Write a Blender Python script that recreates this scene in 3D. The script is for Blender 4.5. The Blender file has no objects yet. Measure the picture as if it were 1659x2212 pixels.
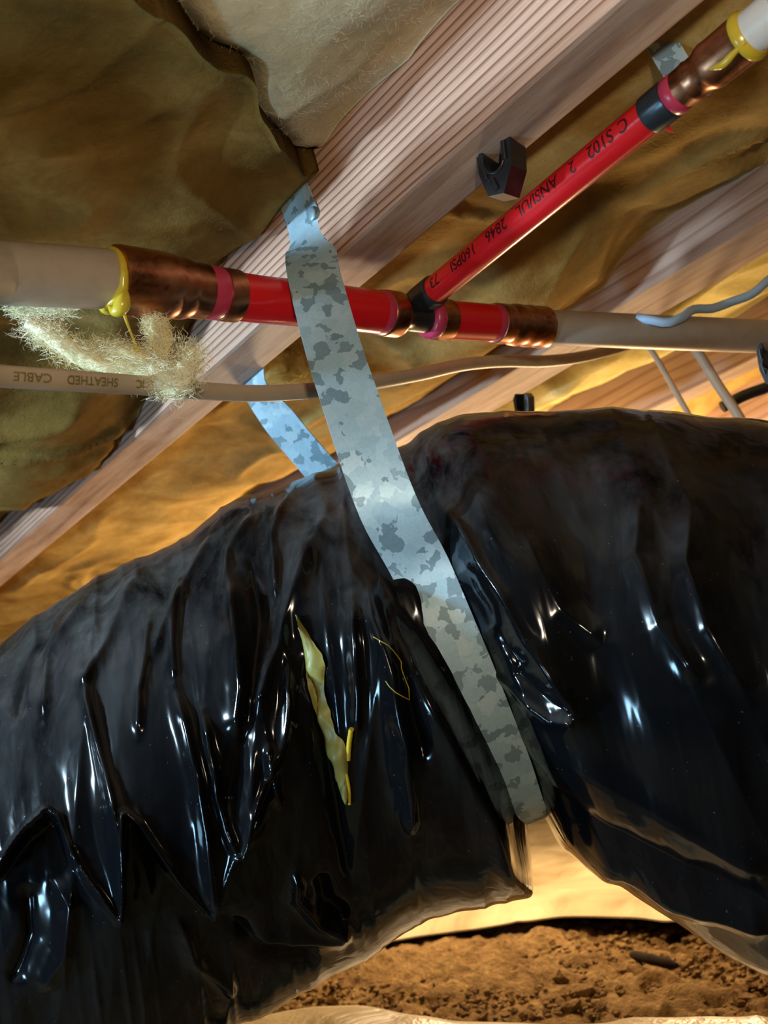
import bpy, bmesh, math, random
import numpy as np
from mathutils import Vector, Matrix
from mathutils.bvhtree import BVHTree
random.seed(7); rng = np.random.default_rng(7)
scene = bpy.context.scene
C = scene.collection

# ---------------------------------------------------------------- camera
FPX = 2190.0; CX, CY = 829.5, 1106.0            # focal length / centre in photo pixels (1659 x 2212)
# rows: world X (along the water pipe), Y (along the joists), Z (up) expressed in camera axes (right, down, forward)
M = np.array([[0.76349345, -0.07109605, 0.64189026],
              [-0.59343007, 0.31489507, 0.74073061],
              [-0.2547911, -0.94645996, 0.19822979]])
cam_d = bpy.data.cameras.new('camera'); cam = bpy.data.objects.new('camera', cam_d); C.objects.link(cam)
cam_d.sensor_fit = 'HORIZONTAL'; cam_d.sensor_width = 36.0; cam_d.lens = FPX / 1659.0 * 36.0
cam_d.clip_start = 0.02; cam_d.clip_end = 50
cam_d.dof.use_dof = True; cam_d.dof.focus_distance = 0.70; cam_d.dof.aperture_fstop = 13.0
cam.matrix_world = Matrix(((M[0, 0], -M[0, 1], -M[0, 2], 0), (M[1, 0], -M[1, 1], -M[1, 2], 0),
                           (M[2, 0], -M[2, 1], -M[2, 2], 0), (0, 0, 0, 1)))
scene.camera = cam
scene.view_settings.view_transform = 'Standard'; scene.view_settings.look = 'None'
scene.view_settings.exposure = 0.35; scene.view_settings.gamma = 1.0
scene.view_settings.use_curve_mapping = False
# ---------------------------------------------------------------- world + lamps
wd = bpy.data.worlds.new('world'); scene.world = wd; wd.use_nodes = True
wd.node_tree.nodes['Background'].inputs[0].default_value = (1.0, 0.80, 0.55, 1)
wd.node_tree.nodes['Background'].inputs[1].default_value = 0.05

def camw(x, y, z): return Vector(M @ np.array([x, y, z]))
def lamp(name, kind, loc, col, power, size=0.05, target=None, **kw):
    d = bpy.data.lights.new(name, kind); d.color = col; d.energy = power
    if kind == 'AREA': d.shape = 'RECTANGLE'; d.size = size; d.size_y = kw.get('size_y', size)
    else: d.shadow_soft_size = size
    if kind == 'SPOT': d.spot_size = kw.get('cone', 1.2); d.spot_blend = kw.get('blend', .4)
    o = bpy.data.objects.new(name, d); C.objects.link(o); o.location = loc
    if target is not None: o.rotation_euler = (Vector(target) - Vector(loc)).to_track_quat('-Z', 'Y').to_euler()
    return o
# cool white hand lamp held left of the camera, warm work light standing behind the duct, plus unseen fill lamps
lamp('hand_lamp', 'SPOT', camw(-.85, .05, .42), (.54, .79, 1.0), 36.0, .03, camw(.0, .10, .70), cone=2.2, blend=.6)
lamp('cool_fold_fill', 'AREA', camw(-.85, .46, .12), (.36, .68, 1.0), 5.5, .16, camw(-.15, .25, .65))  # unseen cool area light added for glints on the sleeve folds
lamp('work_light', 'POINT', camw(.50, .22, 1.75), (1.0, .68, .36), 14.0, .05)
lamp('ground_fill', 'POINT', camw(.05, .26, 1.62), (1.0, .73, .43), 10.5, .05)  # unseen second warm lamp added to brighten the soil
lamp('camera_fill', 'SPOT', camw(.05, -.12, -.10), (1.0, .83, .62), 7.0, .02, camw(.10, -.20, .70), cone=1.45, blend=.8)  # unseen warm fill lamp near the camera, added to warm the colours

# ---------------------------------------------------------------- helpers
def ray(x, y): return np.array([(x - CX) / FPX, (y - CY) / FPX, 1.0])
def W(x, y, z): return M @ (ray(x, y) * z)                     # photo pixel at a forward distance -> world point
def onplane(x, y, ax, val):
    r = M @ ray(x, y); return r * (val / r[ax])
def project(P):
    q = np.asarray(P) @ M
    return q[..., 0] / q[..., 2] * FPX + CX, q[..., 1] / q[..., 2] * FPX + CY, q[..., 2]
def nrm(v): v = np.asarray(v, float); return v / np.linalg.norm(v)
def sstep(a, b, x):
    t = np.clip((x - a) / (b - a), 0, 1); return t * t * (3 - 2 * t)

def _hash(ix, iy, iz, s):
    h = (ix.astype(np.int64) * 374761393 + iy.astype(np.int64) * 668265263 + iz.astype(np.int64) * 2147483647 + s * 974711) & 0xffffffff
    h = ((h ^ (h >> 13)) * 1274126177) & 0xffffffff
    return ((h ^ (h >> 16)) & 0xffff) / 65535.0
def vnoise(x, y, z=None, s=0):
    x = np.asarray(x, float); y = np.asarray(y, float); z = np.zeros_like(x) if z is None else np.asarray(z, float)
    ix, iy, iz = np.floor(x), np.floor(y), np.floor(z); fx, fy, fz = x - ix, y - iy, z - iz
    u, v, w = [t * t * t * (t * (t * 6 - 15) + 10) for t in (fx, fy, fz)]
    r = 0
    for dx in (0, 1):
        for dy in (0, 1):
            for dz in (0, 1):
                r = r + _hash(ix + dx, iy + dy, iz + dz, s) * (u if dx else 1 - u) * (v if dy else 1 - v) * (w if dz else 1 - w)
    return r * 2 - 1
def fbm(x, y, z=None, s=0, o=4, g=.5):
    r = 0; a = 1
    z = np.zeros_like(np.asarray(x, float)) if z is None else z
    for k in range(o):
        r = r + a * vnoise(x * 2**k + 17.3 * k, y * 2**k - 9.1 * k, z * 2**k + 4.4 * k, s + k); a *= g
    return r

def mesh_np(name, V, F, mat=None, parent=None, smooth=True):
    me = bpy.data.meshes.new(name)
    me.from_pydata([tuple(v) for v in np.asarray(V).tolist()], [], [tuple(f) for f in (F.tolist() if hasattr(F, 'tolist') else F)])
    me.update()
    if smooth: me.shade_smooth()
    if mat: me.materials.append(mat)
    o = bpy.data.objects.new(name, me); C.objects.link(o)
    if parent: o.parent = parent
    return o
def grid_faces(nu, nv, wrap_v=False, off=0):
    i = np.arange(nu - 1)[:, None]; j = np.arange(nv if wrap_v else nv - 1)[None, :]; jn = (j + 1) % nv
    a = i * nv + j; b = i * nv + jn; c = (i + 1) * nv + jn; d = (i + 1) * nv + j
    return (np.stack([a, b, c, d], -1).reshape(-1, 4) + off)
def tag(o, label, cat, group=None, kind=None):
    o['label'] = label
    if cat: o['category'] = cat
    if group: o['group'] = group
    if kind: o['kind'] = kind
    return o
def structure(o): o['kind'] = 'structure'; return o
def thing(name, loc, label, cat, group=None):
    o = bpy.data.objects.new(name, None); o.empty_display_size = .02; C.objects.link(o); o.location = Vector(loc)
    bpy.context.view_layer.update()
    return tag(o, label, cat, group)
def part(o, parent, label=None, kind=None):                    # keep world coordinates of the mesh
    o.parent = parent; bpy.context.view_layer.update(); o.matrix_parent_inverse = parent.matrix_world.inverted()
    if label: o['label'] = label
    if kind: o['kind'] = kind
    return o
def frames(P):
    P = np.asarray(P, float); T = np.gradient(P, axis=0); T /= np.linalg.norm(T, axis=1)[:, None]
    n = np.array([0, 0, 1.]); n = n - T[0] * np.dot(n, T[0])
    if np.linalg.norm(n) < .2: n = np.array([1., 0, 0]) - T[0] * T[0][0]
    n = nrm(n); N = [n]
    for i in range(1, len(P)):
        n = n - T[i] * np.dot(n, T[i]); n = nrm(n); N.append(n)
    N = np.array(N); return T, N, np.cross(T, N)
def tube_data(P, R, seg=24, flat=None, up=None, caps=True):
    P = np.asarray(P, float); n = len(P); R = np.broadcast_to(np.asarray(R, float), (n,))
    T, N, B = frames(P)
    if up is not None:
        N = np.asarray(up) - T * (T @ np.asarray(up))[:, None]; N /= np.linalg.norm(N, axis=1)[:, None]; B = np.cross(T, N)
    a = np.arange(seg) / seg * 2 * np.pi
    fl = 1.0 if flat is None else flat
    V = P[:, None] + R[:, None, None] * (np.cos(a)[None, :, None] * N[:, None] + fl * np.sin(a)[None, :, None] * B[:, None])
    F = grid_faces(n, seg, True).tolist()
    if caps: F += [list(range(seg))[::-1], [(n - 1) * seg + k for k in range(seg)]]
    return V.reshape(-1, 3), F
def tube(name, P, R, mat, seg=24, **kw):
    V, F = tube_data(P, R, seg, **kw); o = mesh_np(name, V, F, mat)
    try: o.data.set_sharp_from_angle(angle=math.radians(50))
    except Exception: pass
    return o
def smooth_path(pts, n=40):
    pts = np.asarray(pts, float); d = np.r_[0, np.cumsum(np.linalg.norm(np.diff(pts, axis=0), axis=1))]
    m = np.gradient(pts, d, axis=0); t = np.linspace(0, d[-1], n); i = np.clip(np.searchsorted(d, t, 'right') - 1, 0, len(d) - 2)
    h = (d[i + 1] - d[i])[:, None]; u = ((t - d[i])[:, None]) / h
    return ((2*u**3 - 3*u**2 + 1) * pts[i] + (u**3 - 2*u**2 + u) * h * m[i] + (-2*u**3 + 3*u**2) * pts[i + 1] + (u**3 - u**2) * h * m[i + 1])
def box_obj(name, lo, hi, mat, bev=0.002):
    bm = bmesh.new(); bmesh.ops.create_cube(bm, size=1)
    for v in bm.verts: v.co = Vector([lo[k] + (v.co[k] + .5) * (hi[k] - lo[k]) for k in range(3)])
    if bev: bmesh.ops.bevel(bm, geom=bm.edges[:], offset=bev, segments=2, affect='EDGES', profile=.6)
    me = bpy.data.meshes.new(name); bm.to_mesh(me); bm.free(); me.materials.append(mat)
    o = bpy.data.objects.new(name, me); C.objects.link(o); return o

# ---------------------------------------------------------------- materials
class NT:
    def __init__(s, name):
        s.m = bpy.data.materials.new(name); s.m.use_nodes = True; s.t = s.m.node_tree; s.b = s.t.nodes['Principled BSDF']
        s.out = s.t.nodes['Material Output']
    def n(s, ty, **kw):
        nd = s.t.nodes.new(ty)
        for k, v in kw.items():
            if isinstance(k, str) and hasattr(nd, k): setattr(nd, k, v)
            else: nd.inputs[k].default_value = v
        return nd
    def l(s, a, b): s.t.links.new(a, b)
    def coord(s, sc=(1, 1, 1)):
        tc = s.n('ShaderNodeTexCoord'); mp = s.n('ShaderNodeMapping'); mp.inputs['Scale'].default_value = sc
        s.l(tc.outputs['Object'], mp.inputs[0]); return mp.outputs[0]
    def noise(s, vec, scale, detail=4, rough=.55, dist=0):
        nd = s.n('ShaderNodeTexNoise'); nd.inputs['Scale'].default_value = scale; nd.inputs['Detail'].default_value = detail
        nd.inputs['Roughness'].default_value = rough; nd.inputs['Distortion'].default_value = dist
        s.l(vec, nd.inputs['Vector']); return nd.outputs[0]
    def ramp(s, fac, stops, interp='LINEAR'):
        r = s.n('ShaderNodeValToRGB'); e = r.color_ramp.elements; r.color_ramp.interpolation = interp
        while len(e) < len(stops): e.new(.5)
        for k, (p, c) in enumerate(stops): e[k].position = p; e[k].color = (*c, 1) if len(c) == 3 else c
        s.l(fac, r.inputs[0]); return r.outputs[0]
    def math(s, op, a, b=None, c=None):
        nd = s.n('ShaderNodeMath', operation=op)
        for k, v in enumerate((a, b, c)):
            if v is None: continue
            if isinstance(v, (int, float)): nd.inputs[k].default_value = v
            else: s.l(v, nd.inputs[k])
        return nd.outputs[0]
    def mix(s, f, a, b, mode='MIX'):
        nd = s.n('ShaderNodeMix', data_type='RGBA', blend_type=mode)
        for k, v in ((0, f), (6, a), (7, b)):
            if isinstance(v, (int, float)): nd.inputs[k].default_value = v
            elif isinstance(v, tuple): nd.inputs[k].default_value = (*v, 1)
            else: s.l(v, nd.inputs[k])
        return nd.outputs[2]
    def bump(s, h, dist=.002, strength=1.0):
        b = s.n('ShaderNodeBump'); b.inputs['Distance'].default_value = dist; b.inputs['Strength'].default_value = strength
        s.l(h, b.inputs['Height']); s.l(b.outputs[0], s.b.inputs['Normal'])
    def set(s, **kw):
        for k, v in kw.items():
            k = {'col': 'Base Color', 'rough': 'Roughness', 'metal': 'Metallic', 'spec': 'Specular IOR Level', 'coat': 'Coat Weight',
                 'sss': 'Subsurface Weight', 'trans': 'Transmission Weight', 'sheen': 'Sheen Weight'}.get(k, k)
            if isinstance(v, tuple): s.b.inputs[k].default_value = (*v, 1)
            elif isinstance(v, (int, float)): s.b.inputs[k].default_value = v
            else: s.l(v, s.b.inputs[k])
        return s

def wood_mat(name, light, mid, dark, freq=150., fx=22.):
    t = NT(name); v = t.coord(); sp = t.n('ShaderNodeSeparateXYZ'); t.l(v, sp.inputs[0])
    nz = t.noise(t.coord((6, .9, 6)), 1.0, 3, .5); nf = t.noise(t.coord((30, 2.2, 30)), 1.0, 4, .6)
    a = t.math('MULTIPLY', sp.outputs['Z'], freq); b = t.math('MULTIPLY', sp.outputs['X'], fx)
    s = t.math('ADD', a, b); s = t.math('ADD', s, t.math('MULTIPLY', nz, 7.0)); s = t.math('ADD', s, t.math('MULTIPLY', nf, .7))
    fr = t.math('FRACT', s)
    g = t.ramp(fr, [(0, dark), (.10, light), (.55, light), (.80, mid), (.93, dark), (1, dark)])
    fib = t.noise(t.coord((900, 14, 900)), 1.0, 4, .7)
    blot = t.noise(t.coord((9, 3, 9)), 1.0, 3, .6)
    fl = t.ramp(fib, [(.3, (.72, .70, .68)), (.65, (1.06, 1.05, 1.04))])
    bl = t.ramp(blot, [(.3, (.72, .66, .62)), (.7, (1.08, 1.07, 1.05))])
    col = t.mix(1.0, t.mix(1.0, g, fl, 'MULTIPLY'), bl, 'MULTIPLY')
    # patchy grey-brown tone on the sawn under faces
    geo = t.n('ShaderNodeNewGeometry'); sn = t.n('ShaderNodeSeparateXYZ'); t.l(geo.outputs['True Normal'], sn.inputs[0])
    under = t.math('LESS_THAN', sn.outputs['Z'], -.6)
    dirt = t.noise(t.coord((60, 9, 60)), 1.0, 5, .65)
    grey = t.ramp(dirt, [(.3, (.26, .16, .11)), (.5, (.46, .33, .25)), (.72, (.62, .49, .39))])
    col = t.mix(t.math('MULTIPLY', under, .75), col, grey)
    t.set(col=col, rough=.62, spec=.35); t.bump(t.math('ADD', fib, t.math('MULTIPLY', fr, -.5)), .0006, .6); return t.m
M_wood = wood_mat('fir_wood', (.78, .51, .38), (.60, .34, .23), (.31, .13, .07))
M_wood2 = wood_mat('fir_wood_plain', (.56, .39, .30), (.50, .33, .25), (.38, .23, .16), 60., 60.)

def fiber_mat(name, a, b, c):
    t = NT(name); n1 = t.noise(t.coord((1, 1, 1)), 14, 5, .6, .4); n2 = t.noise(t.coord((1, 1, 1)), 160, 4, .7, .8)
    col = t.ramp(n1, [(.25, a), (.5, b), (.78, c)])
    col = t.mix(.45, col, t.ramp(n2, [(.3, (.75, .72, .66)), (.7, (1.12, 1.10, 1.05))]), 'MULTIPLY')
    t.set(col=col, rough=1.0, spec=.05); t.bump(n2, .0016, .5); return t.m
M_amber = fiber_mat('amber_glass_fibre', (.26, .155, .040), (.42, .275, .085), (.56, .41, .16))
M_shade_brown = fiber_mat('shade_brown_fibre', (.105, .056, .012), (.175, .105, .026), (.32, .215, .07))  # dull brown mostly stands in for the shade on this batt
M_lit_pale = fiber_mat('lit_pale_fibre', (.46, .38, .23), (.62, .53, .34), (.78, .69, .49))  # paler copy: light falling on this batt is mostly put into its colour
M_bright = fiber_mat('yellow_glass_fibre', (.46, .36, .10), (.66, .56, .22), (.80, .72, .40))
M_tuft = fiber_mat('cream_glass_fibre', (.78, .70, .40), (.88, .83, .56), (.95, .92, .72))

def plastic(name, col, rough=.4, spec=.5, noise_amt=.15, metal=0, dirt=None):
    t = NT(name); n = t.noise(t.coord(), 60, 4, .6)
    d = dirt or tuple(x * .6 for x in col)
    c = t.mix(t.math('MULTIPLY', t.ramp(n, [(.45, (0, 0, 0)), (.75, (1, 1, 1))]), noise_amt), col, d)
    t.set(col=c, rough=rough, spec=spec, metal=metal); t.bump(t.noise(t.coord(), 400, 3), .0002, .3); return t.m
M_cpvc = plastic('cream_cpvc', (.40, .32, .24), .42, .4, .35, dirt=(.25, .18, .11))
M_white = plastic('white_cpvc', (.72, .73, .70), .4, .45, .2)
M_red = plastic('red_pex', (.68, .012, .016), .22, .5, .12, dirt=(.34, .01, .01))
M_pink = plastic('pink_pex_end', (.50, .04, .09), .3, .5, .1)
M_black = plastic('black_polymer', (.012, .013, .016), .35, .5, .3, dirt=(.05, .05, .05))
M_blackband = plastic('dark_crimp_band', (.045, .06, .07), .30, .6, .2, metal=.6)
M_glue = plastic('yellow_solvent_cement', (.62, .46, .035), .22, .6, .3, dirt=(.45, .30, .02))
M_ink = plastic('dark_print', (.06, .004, .004), .5, .3, 0)
M_inkcable = plastic('olive_print', (.19, .15, .04), .6, .3, 0)
M_cable = plastic('cream_cable_sheath', (.50, .39, .27), .40, .45, .3, dirt=(.30, .21, .12))
M_bluewire = plastic('pale_blue_wire_sheath', (.42, .60, .80), .40, .4, .15)
M_tan = plastic('tan_cable_sheath', (.50, .37, .25), .5, .4, .2)

def copper_mat():
    t = NT('tarnished_copper'); n = t.noise(t.coord(), 45, 5, .65, .5); n2 = t.noise(t.coord(), 260, 3, .6)
    c = t.ramp(n, [(.3, (.20, .075, .035)), (.5, (.50, .21, .105)), (.75, (.66, .33, .19))])
    spots = t.ramp(t.noise(t.coord(), 90, 2, .5), [(.70, (1, 1, 1)), (.76, (.25, .2, .16))])
    t.set(col=t.mix(1., c, spots, 'MULTIPLY'), metal=1.0, rough=t.math('ADD', t.math('MULTIPLY', n, .25), .2)); t.bump(n2, .0002, .3); return t.m
M_copper = copper_mat()

def galv_mat():
    t = NT('galvanised_spangle'); v0 = t.coord(); dn = t.noise(v0, 130, 3, .6)
    off = t.n('ShaderNodeVectorMath', operation='MULTIPLY_ADD')
    dnode = t.n('ShaderNodeTexNoise'); dnode.inputs['Scale'].default_value = 140; t.l(v0, dnode.inputs['Vector'])
    t.l(dnode.outputs['Color'], off.inputs[0]); off.inputs[1].default_value = (.012,) * 3; t.l(v0, off.inputs[2])
    vo = t.n('ShaderNodeTexVoronoi'); vo.inputs['Scale'].default_value = 105; t.l(off.outputs[0], vo.inputs['Vector'])
    sep = t.n('ShaderNodeSeparateColor'); t.l(vo.outputs['Color'], sep.inputs[0])
    c = t.ramp(sep.outputs[0], [(0, (.20, .31, .37)), (.28, (.23, .34, .40)), (.31, (.38, .56, .65)), (.75, (.43, .61, .69)), (1, (.50, .66, .73))])
    fine = t.noise(v0, 500, 3, .7)
    c = t.mix(.35, c, t.ramp(fine, [(.3, (.7, .7, .7)), (.7, (1.1, 1.1, 1.1))]), 'MULTIPLY')
    rust = t.ramp(t.noise(v0, 38, 5, .7), [(.66, (0, 0, 0)), (.78, (1, 1, 1))])
    c = t.mix(t.math('MULTIPLY', rust, .55), c, (.30, .17, .08))
    t.set(col=c, metal=.30, rough=t.ramp(sep.outputs[1], [(0, (.42,) * 3), (1, (.6,) * 3)])); t.bump(t.math('ADD', fine, sep.outputs[2]), .00015, .3); return t.m
M_galv = galv_mat()

def film_mat():
    t = NT('black_poly_film')
    dust = t.noise(t.coord((26, 26, 3.0)), 1.0, 6, .65, .5); big = t.noise(t.coord(), 7, 4, .6)
    speck = t.noise(t.coord(), 420, 2, .5)
    d = t.math('MULTIPLY', t.ramp(dust, [(.34, (0, 0, 0)), (.70, (1, 1, 1))]), t.ramp(big, [(.32, (.2,) * 3), (.62, (1,) * 3)]))
    geo = t.n('ShaderNodeNewGeometry'); sn = t.n('ShaderNodeSeparateXYZ'); t.l(geo.outputs['Normal'], sn.inputs[0])
    settle = t.ramp(sn.outputs['Z'], [(.05, (.0,) * 3), (.3, (.22,) * 3), (.8, (1,) * 3)])              # dust settles on surfaces that face up
    sx = t.n('ShaderNodeSeparateXYZ'); t.l(t.coord(), sx.inputs[0])
    d = t.math('MULTIPLY', t.math('MULTIPLY', d, settle), t.ramp(sx.outputs['X'], [(.44, (1,) * 3), (.60, (.08,) * 3)]))   # dust grey fades out along X past the strap
    d = t.math('ADD', d, t.ramp(speck, [(.74, (0, 0, 0)), (.78, (.5,) * 3)]))
    d = t.math('MINIMUM', d, 1.0)
    c = t.mix(d, (.0028, .0032, .004), (.125, .118, .112))
    wr = t.math('ABSOLUTE', t.math('SUBTRACT', t.noise(t.coord((34, 34, 9)), 1.0, 2, .5, .4), .5))
    t.set(col=c, rough=t.math('ADD', t.math('MULTIPLY', d, .36), .12), spec=.24); t.bump(wr, .0025, .5); return t.m
M_film = film_mat()

def dirt_mat():
    t = NT('crawl_space_soil'); n = t.noise(t.coord(), 22, 8, .7, .3); p = t.noise(t.coord(), 90, 5, .7)
    c = t.ramp(n, [(.28, (.16, .085, .032)), (.45, (.36, .22, .09)), (.62, (.52, .34, .15)), (.8, (.68, .48, .23))])
    c = t.mix(.6, c, t.ramp(p, [(.3, (.35, .3, .25)), (.6, (1.1, 1.08, 1.05))]), 'MULTIPLY')
    t.set(col=c, rough=.95, spec=.15); t.bump(t.math('ADD', n, p), .02, 1.0); return t.m
M_dirt = dirt_mat()
def sheet_mat():
    t = NT('cloudy_poly_sheet'); n = t.noise(t.coord((1, 1, 1)), 9, 5, .6, .6)
    c = t.ramp(n, [(.3, (.30, .23, .13)), (.5, (.44, .36, .22)), (.75, (.56, .48, .32))])
    t.set(col=c, rough=.38, spec=.45); t.bump(n, .02, .5); return t.m
M_sheet = sheet_mat()
def concrete_mat():
    t = NT('foundation_concrete'); n = t.noise(t.coord(), 6, 8, .65)
    t.set(col=t.ramp(n, [(.3, (.30, .24, .16)), (.7, (.50, .42, .30))]), rough=.9); t.bump(n, .01, .6); return t.m
M_conc = concrete_mat()
M_ply = wood_mat('subfloor_panel', (.45, .33, .22), (.38, .26, .16), (.28, .18, .11), 40., 30.)

# ---------------------------------------------------------------- setting: ground, walls, subfloor
ZJ = 0.33                                                       # underside of the joists
G0 = W(1200, 2000, 1.55); GN = nrm(M @ nrm([-.13, -.972, .192]))   # the soil falls gently across the crawl space
def gz(x, y): return G0[2] - (GN[0] * (x - G0[0]) + GN[1] * (y - G0[1])) / GN[2]
def gpix(x, y, lift=0.0):
    r = M @ ray(x, y); k = np.dot(G0 + np.array([0, 0, lift]), GN) / np.dot(r, GN); return r * k
n = 420
gx = np.r_[np.linspace(-1.2, .5, 30), np.linspace(.52, 2.4, 330), np.linspace(2.45, 5.2, 40)]
gy = np.r_[np.linspace(-1.2, .3, 25), np.linspace(.32, 2.6, 340), np.linspace(2.65, 5.2, 40)]
X, Y = np.meshgrid(gx, gy, indexing='ij')
Zg = gz(X, Y) + .010 * fbm(X * 3.2, Y * 3.2, s=3, o=3) + .011 * np.abs(fbm(X * 16, Y * 16, s=5, o=4, g=.6)) + .004 * fbm(X * 70, Y * 70, s=9, o=2)
structure(mesh_np('floor', np.stack([X, Y, Zg], -1).reshape(-1, 3), grid_faces(len(gx), len(gy)), M_dirt))
structure(box_obj('ceiling', (-1.2, -1.2, .565), (5.2, 5.2, .585), M_ply, 0))
structure(box_obj('wall_back', (-1.2, 5.0, -1.6), (5.2, 5.2, .565), M_conc, 0))
structure(box_obj('wall_right', (5.0, -1.2, -1.6), (5.2, 5.0, .565), M_conc, 0))

# ---------------------------------------------------------------- floor joists
def joist(x0, x1, mat, label, group=None):
    o = box_obj('floor_joist', (x0, -1.1, ZJ), (x1, 4.95, .565), mat, .0035)
    return tag(o, label, 'joist', group)
joist(.459, .511, M_wood, 'fir floor joist with bold straight grain, metal duct strap nailed to it')
d2 = thing('doubled_floor_joist', (.831, 1, ZJ), 'doubled floor joist of two plain planks beyond the red branch pipe', 'joist')
for a, b in ((.831, .872), (.8735, .916)):
    part(box_obj('plank', (a, -1.1, ZJ + (0 if a < .85 else .0015)), (b, 4.95, .565), M_wood2, .003), d2)
joist(1.238, 1.290, M_wood2, 'plain floor joist crossed by two thin tan cables')
joist(1.645, 1.697, M_wood2, 'plain floor joist farthest behind the black duct')
joist(.052, .104, M_wood, 'fir floor joist over the end of the cream pipe')

# ---------------------------------------------------------------- insulation batts
def batt(name, x0, x1, y0, y1, zf, mat, label, nx=90, ny=300, ztop=.54, group='insulation batts between the joists', fuzz=5000):
    u = np.linspace(x0, x1, nx); v = np.linspace(0, 1, ny); X, v = np.meshgrid(u, v, indexing='ij')
    ya = y0(X) if callable(y0) else y0; yb = y1(X) if callable(y1) else y1; Y = ya + (yb - ya) * v; Z = zf(X, Y)
    V = np.stack([X, Y, Z], -1).reshape(-1, 3); F = grid_faces(nx, ny)[:, ::-1].tolist()
    idx = np.arange(nx * ny).reshape(nx, ny)
    ringi = np.r_[idx[:, 0], idx[-1, 1:], idx[-2::-1, -1], idx[0, -2:0:-1]]
    top = V[ringi].copy(); top[:, 2] = ztop; k = len(ringi); b = nx * ny
    F += [[int(ringi[i]), int(ringi[(i + 1) % k]), b + (i + 1) % k, b + i] for i in range(k)] + [list(range(b, b + k))]
    o = mesh_np(name, np.r_[V, top], F, mat); tag(o, label, 'insulation', group)
    if fuzz:
        k_ = rng.integers(0, nx * ny, fuzz * 3); P_ = V[k_]; qx, qy, qz = project(P_); ok = (qx > -60) & (qx < 1720) & (qy > -60) & (qy < 1300) & (qz > .1); P_ = P_[ok][:fuzz]; m_ = len(P_)
        d_ = rng.normal(0, 1, (m_, 3)); d_[:, 2] = -np.abs(d_[:, 2]) * .6; d_ /= np.linalg.norm(d_, axis=1)[:, None]; L_n = rng.uniform(.003, .008, m_)[:, None]
        w_ = np.cross(d_, P_); w_ = w_ / np.linalg.norm(w_, axis=1)[:, None] * .00006; q1 = P_ + d_ * L_n * .5; b_ = d_ + rng.normal(0, .7, (m_, 3)); q2 = q1 + b_ / np.linalg.norm(b_, axis=1)[:, None] * L_n * .5
        VF = np.stack([P_ - w_, P_ + w_, q1 + w_, q1 - w_, q2], 1).reshape(-1, 3); b0 = np.arange(m_)[:, None] * 5
        part(mesh_np('loose_fibres', VF, (b0 + np.array([0, 1, 2, 3])).tolist() + (b0 + np.array([3, 2, 4])).tolist(), mat), o, kind='stuff')
    return o
def lumps(X, Y, s, a=1.0):
    big = fbm(X * 7, Y * 5, s=s, o=2) * .015; fold = (1 - np.abs(vnoise(X * 9 + 2 * vnoise(X * 5, Y * 5, s=s + 3), Y * 6, s=s + 4)))**2 * -.010
    return a * (big + fold + .0013 * fbm(X * 34, Y * 28, s=s + 7, o=3))
def edge(X, x0, x1, w): return np.minimum(sstep(0, w, X - x0), sstep(0, w, x1 - X))
def z_bay0(X, Y):
    ze = np.interp(Y, [0, .32, .49, .635, .76, .86, .95, 1.05, 1.26, 2], [.398, .398, .408, .412, .374, .352, .345, .355, .376, .39])
    return ze - .022 * edge(X, .104, .459, .10) + lumps(X, Y, 20) + .010 * (1 - edge(X, .104, .459, .02)) - .016 * np.exp(-np.maximum(Y - yend(X), 0) / .07)
def yend(X): return np.interp(X, [.10, .22, .26, .32, .40, .4575], [.30, .335, .372, .404, .460, .512]) + .010 * vnoise(X * 30, X * 0, s=5)
batt('insulation_batt', .106, .4575, lambda X: yend(X) - .006, 3.2, z_bay0, M_shade_brown, 'insulation batt toned brown for shade, above the cream pipe and its copper adapter', 120, 480)
def z_bay0b(X, Y):
    return .380 + .016 * sstep(.36, .4575, X) - .006 * edge(X, .104, .459, .12) + lumps(X, Y, 41, .9) + .012 * sstep(-.03, .0, Y - yend(X)) ** 2 + .012 * sstep(.40, .4575, X)
batt('insulation_batt', .106, .4575, -.5, yend, z_bay0b, M_lit_pale, 'insulation batt toned pale for light, its torn end overlapping the shade-toned batt', 130, 240)
def z_bay1(X, Y):
    ze = np.interp(Y, [0, .30, .37, .45, .58, .76, 1.2, 2], [.39, .385, .378, .391, .352, .362, .372, .38])
    side = sstep(.55, .80, X)
    return ze * side + .385 * (1 - side) - .018 * edge(X, .511, .831, .09) + lumps(X, Y, 60)
batt('insulation_batt', .5125, .8295, -.5, 3.2, z_bay1, M_amber, 'amber insulation batt behind the red branch pipe', 110, 520)
def z_bay2(X, Y):
    sag = np.exp(-((X - .985) / .055)**2) * (.062 * sstep(.35, .75, Y))
    return .405 - .016 * edge(X, .918, 1.236, .05) - sag + lumps(X, Y, 80, .8)
batt('insulation_batt', .918, 1.236, -.5, 3.2, z_bay2, M_bright, 'bright yellow insulation batt sagging past the doubled joist', 100, 420)
batt('insulation_batt', 1.292, 1.643, -.5, 3.2, lambda X, Y: .40 - .02 * edge(X, 1.29, 1.645, .08) + lumps(X, Y, 95), M_amber, 'amber insulation batt between the two plain joists farthest back', 70, 260)
batt('insulation_batt', 1.699, 2.10, -.5, 3.2, lambda X, Y: .38 - .04 * edge(X, 1.69, 2.1, .08) + lumps(X, Y, 99), M_bright, 'bright yellow insulation batt beyond the farthest joist', 60, 220)

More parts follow.
